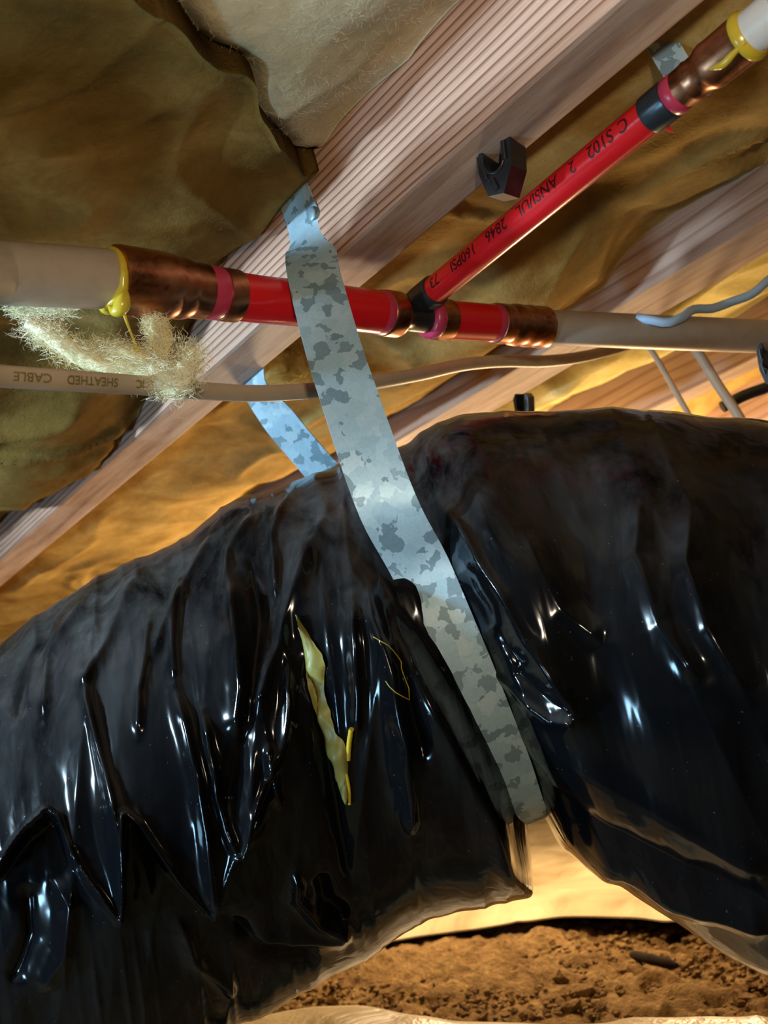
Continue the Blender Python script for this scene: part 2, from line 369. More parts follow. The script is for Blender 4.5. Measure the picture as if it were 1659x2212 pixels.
# ---------------------------------------------------------------- insulated flexible duct
# stations: upper silhouette pixel, lower silhouette pixel, distance of the axis
ST = [(-820, 1880, -400, 2760, .80), (-500, 1690, -80, 2560, .80), (-200, 1505, 225, 2392, .80), (0, 1385, 400, 2292, .80), (120, 1295, 505, 2212, .80),
      (250, 1218, 622, 2138, .80), (400, 1132, 780, 2056, .80), (520, 1068, 900, 1985, .80), (640, 1008, 1035, 1920, .795), (705, 980, 1120, 1872, .79),
      (745, 968, 1158, 1830, .785), (800, 960, 1148, 1765, .78), (850, 948, 1166, 1775, .78), (905, 925, 1200, 1815, .78), (985, 898, 1270, 1838, .78),
      (1100, 884, 1365, 1905, .775), (1280, 880, 1500, 1985, .76), (1460, 886, 1640, 2054, .745), (1660, 896, 1800, 2095, .73), (2000, 915, 2080, 2140, .71), (2400, 935, 2440, 2180, .70)]
st = np.array(ST, float)
mid = (st[:, 0:2] + st[:, 2:4]) / 2; dd = np.r_[0, np.cumsum(np.linalg.norm(np.diff(mid, axis=0), axis=1))]
NU, NV = 820, 540
# denser where the frame sees it
us = np.linspace(0, dd[-1], NU)
S = np.stack([np.interp(us, dd, st[:, k]) for k in range(5)], 1)
ker = np.exp(-np.linspace(-2, 2, 13)**2); ker /= ker.sum()
for k in range(5): S[:, k] = np.convolve(np.pad(S[:, k], 6, mode='reflect', reflect_type='odd'), ker, 'valid')
Tp = np.array([W(a[0], a[1], a[4]) for a in S]); Bp = np.array([W(a[2], a[3], a[4]) for a in S])
Cc = (Tp + Bp) / 2; E1 = Tp - Bp; rad = np.linalg.norm(E1, axis=1) / 2 * .972; E1 /= np.linalg.norm(E1, axis=1)[:, None]
FW = M @ np.array([0, 0, 1.])
vdir = Cc / np.linalg.norm(Cc, axis=1)[:, None]                 # from the camera to the axis
E2 = -(vdir - E1 * np.sum(vdir * E1, 1)[:, None]); E2 /= np.linalg.norm(E2, axis=1)[:, None]
# angles: 0 = top silhouette, pi/2 = towards the viewer, pi = bottom; 72 % of the samples on the seen half
fr = np.linspace(0, 1, NV, endpoint=False); a1 = int(NV * .74)
ang = np.r_[np.linspace(-.25, math.pi + .25, a1, endpoint=False), np.linspace(math.pi + .25, 2 * math.pi - .25, NV - a1, endpoint=False)]
A = ang[None, :, None]
V = Cc[:, None] + rad[:, None, None] * (np.cos(A) * E1[:, None] + np.sin(A) * E2[:, None])
Nn = np.cos(A) * E1[:, None] + np.sin(A) * E2[:, None]
px, py, pz = project(V)
front = sstep(-.22, .15, np.sin(ang) + .1)[None, :] * np.ones((NU, 1))
def poly_dist(px, py, pts):
    best = np.full(px.shape, 1e9); par = np.zeros(px.shape); side = np.zeros(px.shape)
    pts = np.asarray(pts, float); L = np.r_[0, np.cumsum(np.linalg.norm(np.diff(pts, axis=0), axis=1))]
    for i in range(len(pts) - 1):
        a, b = pts[i], pts[i + 1]; d = b - a; l2 = d @ d
        t = np.clip(((px - a[0]) * d[0] + (py - a[1]) * d[1]) / l2, 0, 1)
        ex, ey = px - a[0] - t * d[0], py - a[1] - t * d[1]; q = np.hypot(ex, ey)
        m = q < best; best = np.where(m, q, best); par = np.where(m, (L[i] + t * math.sqrt(l2)) / L[-1], par)
        side = np.where(m, np.sign(d[0] * ey - d[1] * ex), side)
    return best, par, side
disp = np.zeros_like(px)
# groove pressed in by the strap (visible centre line of the strap)
STRAPC = [(770, 930), (800, 1010), (850, 1135), (915, 1265), (975, 1370), (1040, 1510), (1095, 1630), (1140, 1735), (1150, 1790)]
RE = [(840, 900), (880, 1025), (905, 1095), (940, 1185), (975, 1262), (1010, 1340), (1045, 1430), (1085, 1535), (1120, 1640), (1157, 1742), (1172, 1800)]
q, par, side = poly_dist(px, py, RE); qs = q * side                # + = left of the strap's right edge
vw_ = np.interp(py, [1000, 1160, 1250, 1350, 1450, 1550, 1650, 1740], [138, 136, 124, 106, 92, 78, 60, 42])
disp += front * .011 * np.exp(-((qs - vw_ - 48) / 42)**2) * sstep(1300, 1560, py)
groove = sstep(-60, -12, qs) * sstep(64, 0, qs - vw_)
disp -= front * (.005 + .016 * sstep(1080, 1500, py)) * groove
disp += front * .010 * np.exp(-((qs + 130) / 60)**2) * sstep(.1, .35, par) + front * .006 * np.exp(-((qs - vw_ - 110) / 80)**2) * sstep(.2, .45, par)
# ridges: (amplitude m, half width px, polyline, taper)
RIDGE = [(.0065, 13, [(180, 1470), (215, 1620), (245, 1740), (258, 1830), (266, 1985)]),
  (.008, 20, [(372, 1490), (405, 1590), (432, 1700), (442, 1830), (448, 1965)]),
  (.006, 12, [(440, 1540), (462, 1660), (480, 1780), (505, 1835)]),
  (.007, 22, [(505, 1250), (512, 1380), (520, 1500), (512, 1600)]),
  (-.007, 26, [(545, 1200), (560, 1340), (550, 1480), (520, 1640), (480, 1780)]),
  (.006, 22, [(700, 1090), (650, 1230), (600, 1400), (545, 1560)]),
  (.007, 20, [(625, 1420), (620, 1560), (600, 1690), (560, 1780), (512, 1838)]),
  (.005, 12, [(575, 1600), (595, 1690), (607, 1750)]),
  (-.008, 26, [(655, 1380), (690, 1520), (715, 1650), (745, 1800), (770, 1960)]),
  (.006, 16, [(760, 1290), (765, 1400), (772, 1520), (770, 1600)]),
  (.008, 22, [(792, 1250), (808, 1340), (845, 1470), (870, 1600), (885, 1720), (888, 1820)]),
  (-.006, 18, [(822, 1290), (852, 1400), (885, 1520), (915, 1640)]),
  (.004, 9, [(858, 1610), (872, 1700), (884, 1790)]),
  (.009, 24, [(945, 1080), (1010, 1180), (1075, 1290), (1130, 1390), (1200, 1480), (1246, 1545)]),
  (-.008, 20, [(1000, 1220), (1045, 1300), (1090, 1390), (1140, 1450)]),
  (.006, 11, [(985, 1205), (1030, 1255), (1060, 1310), (1070, 1350), (1050, 1370)]),
  (.006, 12, [(1065, 1465), (1120, 1510), (1180, 1545), (1245, 1545)]),
  (-.006, 16, [(1100, 1440), (1170, 1495), (1225, 1525)]),
  (.005, 30, [(1135, 1150), (1170, 1240), (1215, 1320), (1300, 1390)]),
  (.005, 34, [(1390, 1060), (1370, 1200), (1420, 1350), (1520, 1480)]),
  (.005, 30, [(1500, 1080), (1480, 1220), (1530, 1360), (1620, 1500)]),
  (.006, 34, [(1150, 1590), (1300, 1680), (1480, 1790), (1680, 1900)]),
  (-.007, 30, [(1150, 1680), (1300, 1775), (1480, 1880), (1680, 1975)]),
  (.006, 26, [(1175, 1770), (1300, 1850), (1450, 1940), (1680, 2020)]),
  (.007, 16, [(640, 1880), (640, 1945), (690, 2000), (770, 2030)]),
  (-.008, 20, [(690, 1900), (710, 1970), (760, 2005)]),
  (.006, 22, [(120, 1880), (150, 1960), (140, 2060), (90, 2150)]),
  (-.006, 26, [(60, 1900), (70, 2020), (30, 2130)]),
  (.005, 22, [(520, 2040), (640, 2040), (760, 2035)]),
  (-.007, 20, [(500, 1990), (580, 2065), (700, 2080)]),
  (.004, 18, [(380, 1980), (420, 2080), (520, 2160)]),
  (.004, 14, [(300, 1250), (240, 1380), (170, 1500)]), (.004, 12, [(470, 1150), (380, 1300), (330, 1420)]),
  (.0035, 10, [(390, 1230), (370, 1400), (375, 1480)]), (.003, 10, [(330, 1330), (300, 1500), (300, 1600)]),
  (.003, 9, [(560, 1110), (500, 1200), (480, 1300)]), (.003, 9, [(620, 1060), (590, 1160), (600, 1300)]),
  (-.004, 16, [(130, 1330), (60, 1440), (40, 1560)]), (.004, 14, [(200, 1290), (110, 1420), (90, 1560)])]
warp = 5 * vnoise(px / 120, py / 120, s=91) + 1.5 * vnoise(px / 40, py / 40, s=92)
for amp, w, pts in RIDGE:
    x0, y0 = np.min(pts, 0) - 4 * w - 20; x1, y1 = np.max(pts, 0) + 4 * w + 20
    m = (px > x0) & (px < x1) & (py > y0) & (py < y1) & (front > 0)
    if not m.any(): continue
    q, par, side = poly_dist(px[m] + warp[m], py[m], pts)
    tp = sstep(0, .18, par) * sstep(0, .12, 1 - par)
    endq = .5 * np.exp(-(q / w)**2) + .62 * np.exp(-(np.sqrt(q * q + 9) - 3) / (.55 * w))
    disp[m] += front[m] * amp * endq * (.25 + .75 * tp)
# zigzag hem: the sleeve above it stands proud and folds under along it
HX = [-400, -160, -90, 0, 60, 105, 122, 150, 205, 258, 268, 272, 300, 380, 446, 470, 500, 520, 545, 600, 640, 700]
HY = [1960, 1830, 1960, 1890, 1805, 1764, 1775, 1850, 1925, 1990, 1850, 1766, 1785, 1895, 1968, 1920, 1842, 1838, 1760, 1650, 1560, 1500]
hem = np.interp(px + .6 * warp, HX, HY)
hq, _, _ = poly_dist(px + .6 * warp, py, list(zip(HX, HY)))
dh = hq * np.sign(hem - py)                                     # signed pixel distance above the hem
hs = sstep(-9, 6, dh) * sstep(640, 520, px)
disp += front * (.020 * hs * np.exp(-np.maximum(dh, 0) / 170) + .0032 * np.exp(-((dh - 5) / 6)**2) * sstep(640, 520, px))
# broad swags, drag folds running round the duct, fine crinkle
ulen = us[:, None] * np.ones((1, NV)); hoop = ang[None, :] * 490
disp += front * .0045 * fbm(ulen / 170, hoop / 520, s=31, o=2) + front * sstep(1000, 800, px - .45 * (py - 1350)) * (-.0026 * np.abs(vnoise((px + .10 * py) / 62, (py - .3 * px) / 700, s=37)) - .0014 * np.abs(vnoise((px - .12 * py) / 33, (py - .3 * px) / 420, s=38))) \
    + front * sstep(800, 1000, px - .45 * (py - 1350)) * (-.0022 * np.abs(vnoise((px - .45 * py) / 80, (py + .3 * px) / 700, s=39)))
disp += .00012 * fbm(ulen / 16, hoop / 60, s=44, o=2)
disp += (1 - front) * .004 * fbm(ulen / 120, np.cos(ang)[None, :] * 2 + 5, np.sin(ang)[None, :] * 2 + 5, s=51, o=3)
disp += .005 * np.exp(-((ang[None, :] - .05) / .25)**2) * np.abs(np.sin(us / 95.))[:, None] * sstep(900, 1100, px)   # scalloped coils along the top right
Vd = (V + Nn * disp[:, :, None]).reshape(-1, 3); Fd = grid_faces(NU, NV, True)[:, ::-1]
duct = thing('flexible_duct', W(945, 1760, .80), 'insulated flexible duct in wrinkled shiny black plastic, pinched by a metal strap', 'duct')
part(mesh_np('plastic_sleeve', Vd, Fd, M_film), duct)
bvh = BVHTree.FromPolygons([Vector(v) for v in Vd.tolist()], Fd.tolist())
def duct_hit(x, y, lift=0.0):
    d = Vector(M @ ray(x, y)).normalized(); h = bvh.ray_cast(Vector((0, 0, 0)), d)
    if h[0] is None: return None
    nn = h[1] if h[1].dot(d) < 0 else -h[1]
    return np.array(h[0] + nn * lift)
# torn slit with yellowish insulation bulging out
L_ = [(641, 1329), (652, 1370), (657, 1420), (660, 1462), (668, 1500), (682, 1545), (698, 1590), (705, 1625), (722, 1650), (730, 1690), (742, 1722), (750, 1738)]
R_ = [(643, 1331), (670, 1372), (692, 1405), (704, 1430), (702, 1470), (706, 1500), (716, 1540), (728, 1580), (748, 1612), (752, 1650), (752, 1690), (755, 1715)]
L_, R_ = smooth_path(L_, 60), smooth_path(R_, 60); VV = []
for i in range(60):
    for j in range(9):
        t = j / 8; p = L_[i] * (1 - t) + R_[i] * t + 2.0 * np.array([vnoise(i * .5, j * .7, s=3), vnoise(i * .5, j * .7, s=4)])
        lift = .0012 + .0045 * math.sin(math.pi * t) * (.6 + .4 * math.sin(i * .45)) + .0010 * float(vnoise(i * .31, j * .6, s=6))
        VV.append(duct_hit(p[0], p[1], lift))
o = part(mesh_np('exposed_insulation', np.array(VV), grid_faces(60, 9)[:, ::-1], plastic('olive_yellow_insulation', (.28, .25, .055), .45, .4, .7, dirt=(.13, .12, .03))), duct, 'olive yellow insulation showing through a long tear')
for nm, pts, r in (('torn_flap', [(752, 1640), (757, 1600), (764, 1572)], .0016), ('torn_flap', [(748, 1668), (755, 1700), (757, 1735)], .0010), ('loose_thread', [(812, 1375), (850, 1415), (880, 1465), (888, 1500), (880, 1512), (860, 1500), (838, 1470)], .0002)):
    P = np.array([duct_hit(x, y, .0018) for x, y in smooth_path(pts, 16)]); part(tube(nm, P, r, M_glue, 8), duct)
# torn lips of the sleeve at the lower edge
for A_, B_ in (([(1100, 1800, .765), (1112, 1812, .762), (1124, 1822, .76)], [(1098, 1890, .760), (1118, 1892, .758), (1150, 1872, .756)]),
               ([(735, 2012, .80), (775, 1992, .79), (806, 1984, .785)], [(735, 2060, .795), (772, 2052, .785), (798, 2022, .78)])):
    a_, b_ = smooth_path([W(*p) for p in A_], 14), smooth_path([W(*p) for p in B_], 14); t_ = np.linspace(0, 1, 8)[None, :, None]
    P_ = a_[:, None] * (1 - t_) + b_[:, None] * t_ - FW * (.004 * np.sin(t_ * 5) + .002 * np.sin(t_ * 11 + 1)); P_ = P_.reshape(-1, 3)
    part(mesh_np('torn_lip', np.r_[P_, P_ + FW * .0006], grid_faces(14, 8).tolist() + grid_faces(14, 8, off=112)[:, ::-1].tolist(), M_film), duct)

# ---------------------------------------------------------------- galvanised hanger strap (loop under the duct)
SW = .0375
strap = thing('duct_hanger_strap', onplane(660, 470, 0, .459), 'galvanised metal strap nailed to the grained joist and looped under the black duct', 'strap')
def ribbon(name, Cn, Across, Nrm, width, th, mat, nw=7):
    Cn = np.asarray(Cn); n_ = len(Cn); k = np.linspace(-.5, .5, nw)
    top = Cn[:, None] + k[None, :, None] * width * np.asarray(Across)[:, None] + np.asarray(Nrm)[:, None] * th / 2
    bot = top - np.asarray(Nrm)[:, None] * th
    V = np.r_[top.reshape(-1, 3), bot.reshape(-1, 3)]; b = n_ * nw
    F = grid_faces(n_, nw).tolist() + grid_faces(n_, nw, off=b)[:, ::-1].tolist()
    for i in range(n_ - 1):
        F += [[i*nw, (i+1)*nw, b+(i+1)*nw, b+i*nw], [i*nw+nw-1, b+i*nw+nw-1, b+(i+1)*nw+nw-1, (i+1)*nw+nw-1]]
    F += [[j, j+1, b+j+1, b+j] for j in range(nw-1)] + [[(n_-1)*nw+j, b+(n_-1)*nw+j, b+(n_-1)*nw+j+1, (n_-1)*nw+j+1] for j in range(nw-1)]
    o = mesh_np(name, V, F, mat); o.data.set_sharp_from_angle(angle=math.radians(40)); return o
# edge pixels down to the duct
EL = [(570, 395), (585, 420), (610, 492), (622, 590), (640, 668), (664, 780), (690, 868), (716, 955), (744, 1030), (776, 1105)]
ER = [(648, 345), (660, 368), (716, 504), (735, 598), (752, 662), (788, 765), (826, 868), (856, 950), (880, 1025), (905, 1095)]
zs = [None, None, None, .712, .694, .672, .654, .640, .634, .632]
rows = []
for (a, b, z) in zip(EL, ER, zs):
    if z is None: pa, pb = onplane(*a, 0, .4565), onplane(*b, 0, .4565)
    else: pa, pb = W(*a, z), W(*b, z)
    rows.append((pa, pb))
# then round the duct: the loop follows the pinched ring
iu = int(np.argmin(np.hypot(*(np.stack(project(Cc)[:2]) - np.array([[975], [1365]])))))
lay = [(912, 1235), (952, 1330), (998, 1440), (1044, 1555), (1088, 1665), (1112, 1735)]
lp = np.array([(842, 1100)] + lay, float)
for i, (x, y) in enumerate(lay):
    d = nrm(lp[min(i + 2, len(lp) - 1)] - lp[i]); pr = np.array([d[1], -d[0]])
    hw = SW * FPX / z / 2; vis = float(np.interp(y, [1000, 1160, 1250, 1350, 1450, 1550, 1650, 1740], [138, 136, 124, 106, 92, 78, 60, 42]))
    hz = [project(h)[2] for h in (duct_hit(*(np.array([x, y]) + pr * (hw - t * vis))) for t in ((.05, .3, .6) if y < 1300 else (.05, .25, .45) if y < 1500 else (.05, .2))) if h is not None]
    hz = [k for k in hz if k < .9]; z = (min(hz) - .0025) if hz else z + .02
    rows.append((W(*(np.array([x, y]) - pr * hw), z + .003), W(*(np.array([x, y]) + pr * hw), z)))
ctr = [(a + b) / 2 for a, b in rows]; acr = [nrm(b - a) for a, b in rows]
# hidden part: under and behind the duct, up to the far face of the joist
c0, rr = Cc[iu], rad[iu] * .90; axis = nrm(np.cross(E1[iu], E2[iu]))
for a in np.radians([196, 215, 235, 255, 272]):
    ctr.append(c0 + (rr + .012) * (math.cos(a) * E1[iu] + math.sin(a) * E2[iu])); acr.append(axis if np.dot(axis, acr[-1]) > 0 else -axis)
for (a, b, z) in (((636, 1012), (708, 968), .955), ((566, 930), (640, 884), .940)):
    pa, pb = W(*a, z + .012), W(*b, z - .012); ctr.append((pa + pb) / 2); acr.append(nrm(pb - pa) if np.dot(nrm(pb - pa), acr[-1]) > 0 else nrm(pa - pb))
e = onplane(548, 828, 0, .5135); e2 = e + np.array([0, -.015, .03])
for p in (e, e2): ctr.append(p); acr.append(nrm(np.array([0, 1, .25])) if acr[-1][1] > 0 else nrm(np.array([0, -1, -.25])))
ctr, acr = np.array(ctr), np.array(acr)
# densify: straight rows on the joist kept crisp, the rest smoothed
nseg = 150; d_ = np.r_[0, np.cumsum(np.linalg.norm(np.diff(ctr, axis=0), axis=1))]
cs = smooth_path(ctr, nseg); tt = np.linspace(0, d_[-1], nseg); ac = np.stack([np.interp(tt, d_, acr[:, k]) for k in range(3)], 1); ac /= np.linalg.norm(ac, axis=1)[:, None]
tn = np.gradient(cs, axis=0); tn /= np.linalg.norm(tn, axis=1)[:, None]; ac = ac - tn * np.sum(ac * tn, 1)[:, None]; ac /= np.linalg.norm(ac, axis=1)[:, None]
nm_ = np.cross(ac, tn)
part(ribbon('metal_band', cs, ac, nm_, SW, .0011, M_galv), strap)
nl = onplane(672, 462, 0, .4555)
bm = bmesh.new(); bmesh.ops.create_uvsphere(bm, u_segments=24, v_segments=12, radius=.0052, matrix=Matrix.Translation(Vector(nl)) @ Matrix.Diagonal((.30, 1, 1, 1)))
me = bpy.data.meshes.new('nail_head'); bm.to_mesh(me); bm.free(); me.shade_smooth(); me.materials.append(M_galv)
o = bpy.data.objects.new('nail_head', me); C.objects.link(o); part(o, strap, 'round galvanised nail head')

# ---------------------------------------------------------------- water line: cream pipe, copper adapters, red tube, tee, branch
MX = [-600, -200, 0, 250, 480, 560, 690, 830, 920, 1060, 1170, 1400, 1659, 1900, 2700]
MY = [557, 579, 590, 604, 636, 647, 659, 676, 688, 697, 707, 717, 727, 737, 771]
ZX = [-600, -200, 0, 905, 1175, 1659, 1900, 2700]; ZI = [1 / (1.12 * k) for k in (.408, .482, .532, .724, .80, .86, .89, 1.0)]; PS = 1.12
def mp(x): return W(x, np.interp(x, MX, MY), 1 / np.interp(x, ZX, ZI))
line = thing('water_line', mp(700), 'water pipe run: cream pipe, copper adapters, red tubing and black tee with angled branch', 'pipe')
def seg(name, prof, mat, label=None, steps=None, seg_=40):
    """prof: list of (pixel x along the run, radius m)"""
    xs, rs = zip(*prof); P, R = [], []
    for i in range(len(xs)):
        P.append(mp(xs[i])); R.append(PS * rs[i])
        if i < len(xs) - 1 and abs(xs[i + 1] - xs[i]) > 24:
            k = int(abs(xs[i + 1] - xs[i]) // 12)
            for j in range(1, k): t = j / k; x = xs[i] + t * (xs[i + 1] - xs[i]); P.append(mp(x)); R.append(PS * (rs[i] + t * (rs[i + 1] - rs[i])))
    return part(tube(name, np.array(P), R, mat, seg_), line, label)
seg('cream_pipe', [(-600, .0168), (262, .0168)], M_cpvc, 'cream plastic pipe with yellow cement at its end')
seg('copper_adapter', [(246, .0165), (247, .0196), (252, .0199), (350, .0199), (362, .0194), (370, .0184), (376, .0181), (382, .0184), (398, .0178), (404, .0170), (410, .0167), (440, .0165), (442, .0150)], M_copper, 'tarnished copper adapter with dark spots')
seg('tube_end_ring', [(438, .0146), (440, .0158), (452, .0162), (470, .0161), (477, .0150)], M_pink, 'glossy dark pink ring')
seg('crimp_ring', [(474, .0150), (475, .0161), (480, .0163), (506, .0162), (510, .0160), (511, .0148)], M_copper, 'copper crimp ring')
seg('red_tube', [(505, .0149), (840, .0149)], M_red, 'red tube passing behind the metal strap')
seg('tube_end_ring', [(812, .0148), (820, .0156), (830, .0156), (834, .0150)], M_pink)
seg('crimp_ring', [(826, .0150), (828, .0159), (834, .0161), (856, .0160), (860, .0157), (862, .0146)], M_copper, 'copper crimp ring')
seg('tee_body', [(845, .0120), (868, .0118), (871, .0104), (925, .0104), (928, .0126), (935, .0126)], M_black, 'black plastic tee body')
seg('tube_end_ring', [(920, .0126), (924, .0144), (931, .0150), (938, .0149), (941, .0140)], M_pink)
seg('crimp_ring', [(937, .0138), (938, .0150), (944, .0152), (963, .0151), (967, .0149), (968, .0138)], M_copper, 'copper crimp ring with stamped mark')
seg('red_tube', [(960, .0140), (1085, .0140)], M_red, 'short red tube right beside the black tee')
seg('tube_end_ring', [(1058, .0140), (1064, .0147), (1071, .0148), (1075, .0140)], M_pink)
seg('copper_adapter', [(1068, .0140), (1070, .0152), (1088, .0154), (1092, .0150), (1098, .0146), (1104, .0158), (1114, .0163), (1122, .0160), (1128, .0155), (1134, .0162), (1142, .0165), (1148, .0160), (1152, .0157), (1158, .0164), (1172, .0166), (1176, .0163), (1177, .0140)], M_copper, 'copper adapter with three ribs')
seg('cream_pipe', [(1165, .0140), (2700, .0142)], M_cpvc, 'thinner cream plastic pipe right of the ribbed copper adapter')
# yellow cement collar, blob and drip at the left adapter
P0, P1 = mp(240), mp(255); ax = nrm(P1 - P0); vw = nrm(-P0); n1 = nrm(vw - ax * (vw @ ax)); n2 = np.cross(ax, n1)
VV = []
for i in range(72):
    a = i / 72 * 2 * math.pi; low = 0.5 + .5 * math.cos(a - math.atan2(np.dot(M @ np.array([.25, .95, 0]), n2), np.dot(M @ np.array([.25, .95, 0]), n1)))
    th = .0012 + .0022 * low**3 + .0006 * float(vnoise(i * .4, 0, s=5)); wd_ = .0022 + .0040 * low**4 + .0006 * float(vnoise(i * .5, 3, s=5))
    for j in range(10):
        b = j / 10 * 2 * math.pi
        VV.append(mp(246) + ax * (wd_ * math.cos(b) - .0016 - .002 * low**4) + (PS * .0168 + th * math.sin(b)) * (math.cos(a) * n1 + math.sin(a) * n2))
F = [[i * 10 + j, i * 10 + (j + 1) % 10, ((i + 1) % 72) * 10 + (j + 1) % 10, ((i + 1) % 72) * 10 + j] for i in range(72) for j in range(10)]
glue = part(mesh_np('cement_bead', np.array(VV), F, M_glue), line, 'glossy yellow cement squeezed out at the joint')
zb = 1 / np.interp(250, ZX, ZI) - .014
dp = smooth_path([W(262, 655, zb), W(272, 690, zb), W(281, 715, zb), W(290, 738, zb), W(298, 764, zb)], 30)
tt = np.linspace(0, 1, 30); part(tube('cement_drip', dp, .0016 - .0008 * np.sin(tt * 2.4) + .0016 * np.exp(-((tt - .93) / .07)**2) - .0014 * (tt > .985), M_glue, 14), line, 'thin yellow cement drip hanging down')
bp = smooth_path([W(236, 662, zb), W(248, 672, zb - .001), W(262, 662, zb - .002), W(268, 645, zb - .002), W(272, 625, zb - .001)], 20); tt = np.linspace(0, 1, 20)
part(tube('cement_blob', bp, .0008 + .0042 * np.sin(np.pi * np.clip(tt * .9 + .05, 0, 1))**1.2, M_glue, 16), line)
# branch
BX0, BX1 = (905, 655), (1700, 8)
bz0, bz1 = .726 * 1.12, .470 * 1.12
def bp_(t):
    iz = (1 - t) / bz0 + t / bz1; return W(BX0[0] + t * (BX1[0] - BX0[0]), BX0[1] + t * (BX1[1] - BX0[1]), 1 / iz)
def tb(x): return (x - BX0[0]) / (BX1[0] - BX0[0])
def bseg(name, prof, mat, label=None):
    P = [bp_(tb(x)) for x, r in prof]; R = [PS * r for x, r in prof]
    return part(tube(name, np.array(P), R, mat, 40), line, label)
bseg('tee_branch', [(890, .0070), (925, .0070)], M_black)
bseg('tube_end_ring', [(893, .0080), (897, .0102), (903, .0104), (908, .0095)], M_pink)
bseg('crimp_band', [(901, .0090), (902, .0112), (906, .0114), (938, .0113), (941, .0110), (942, .0098)], M_blackband, 'black crimp band at the tee')
bseg('red_tube', [(930, .0098), (1200, .0098), (1420, .0098)], M_red, 'red branch tube with black printed lettering')
bseg('crimp_band', [(1404, .0096), (1405, .0106), (1409, .0108), (1447, .0108), (1450, .0106), (1451, .0096)], M_blackband, 'dark grey crimp band with a bright highlight')
bseg('tube_end_ring', [(1449, .0096), (1452, .0106), (1462, .0107), (1471, .0104), (1474, .0096)], M_pink, 'glossy dark pink ring')
bseg('copper_adapter', [(1472, .0096), (1474, .0104), (1492, .0105), (1498, .0109), (1503, .0104), (1520, .0105), (1530, .0118), (1538, .0124), (1546, .0122), (1606, .0124), (1612, .0128), (1614, .0110)], M_copper, 'copper adapter on the branch')
bseg('cement_collar', [(1606, .0100), (1608, .0126), (1613, .0131), (1620, .0128), (1627, .0114)], M_glue, 'yellow cement collar')
bseg('white_pipe', [(1605, .0108), (1690, .0108)], M_white, 'short end of white pipe')
ba = nrm(bp_(.6) - bp_(.3))
run = [(1610, 90), (1585, 115), (1560, 140), (1535, 150), (1525, 158)]
tp_ = smooth_path([W(x, y, 1 / ((1 - tb(x)) / bz0 + tb(x) / bz1) - .0112) for x, y in run], 20); tt = np.linspace(0, 1, 20)
part(tube('cement_run', tp_, .0004 + .0018 * np.sin(np.pi * np.clip(tt, .12, .97)), M_glue, 12), line, 'yellow cement run along the copper')
q0 = bp_(tb(1418)); vw = nrm(-q0); n1 = nrm(vw - ba * (vw @ ba)); n2 = np.cross(ba, n1)
sdn = 1 if np.dot(M @ np.array([.64, .77, 0]), n2) > 0 else -1
bq = q0 + .0106 * sdn * n2; part(tube('torn_burr', np.array([bq, bq + sdn * n2 * .003 - ba * .001, bq + sdn * n2 * .006 + ba * .0005]), [.002, .0011, .0002], M_red, 8), line)

# ---------------------------------------------------------------- printed lettering wrapped on tubes
def glyph_mesh(txt, size):
    cu = bpy.data.curves.new('lettering', 'FONT'); cu.body = txt; cu.size = size; cu.align_x = 'CENTER'; cu.align_y = 'CENTER'; cu.resolution_u = 3
    cu.offset = size * .012
    ob = bpy.data.objects.new('tmp', cu); C.objects.link(ob); dg = bpy.context.evaluated_depsgraph_get(); me = bpy.data.meshes.new_from_object(ob.evaluated_get(dg))
    bpy.data.objects.remove(ob); bm = bmesh.new(); bm.from_mesh(me); bmesh.ops.triangulate(bm, faces=bm.faces[:])
    bmesh.ops.subdivide_edges(bm, edges=[e_ for e_ in bm.edges if e_.calc_length() > size * .12], cuts=3, use_grid_fill=False)
    bmesh.ops.triangulate(bm, faces=bm.faces[:]); V = np.array([v.co[:] for v in bm.verts]); F = [[v.index for v in f_.verts] for f_ in bm.faces]; bm.free(); return V, F
def wrap(txt, size, centre, a, n1_, n2_, r, ang0, mat, stretch=1.0, flat=1.0):
    """letters run along -a with their tops towards -n2 side given by ang; placed at ang0 round the tube"""
    V, F = glyph_mesh(txt, size); s = -V[:, 0] * stretch; an = ang0 + V[:, 1] / r
    P = centre + s[:, None] * a + r * (np.cos(an)[:, None] * n1_ * flat + np.sin(an)[:, None] * n2_)
    return mesh_np('lettering', P, F, mat, smooth=False)
n2d = n2 * sdn                                                  # towards the lower right of the tube
for txt, cxp, ln in (('C', 1372, 1), ('S102', 1322, 1), ('2', 1262, 1), ('ANSI/UL', 1184, 1), ('2846', 1096, 1), ('160PSI', 1024, 1), ('73', 962, 1)):
    cpos = bp_(tb(cxp)); vw = nrm(-cpos); k1 = nrm(vw - ba * (vw @ ba)); k2 = np.cross(ba, k1) * sdn
    part(wrap(txt, .0118, cpos, ba, k1, k2, .01115, -.60, M_ink, 1.0), line, 'printed lettering ' + txt)

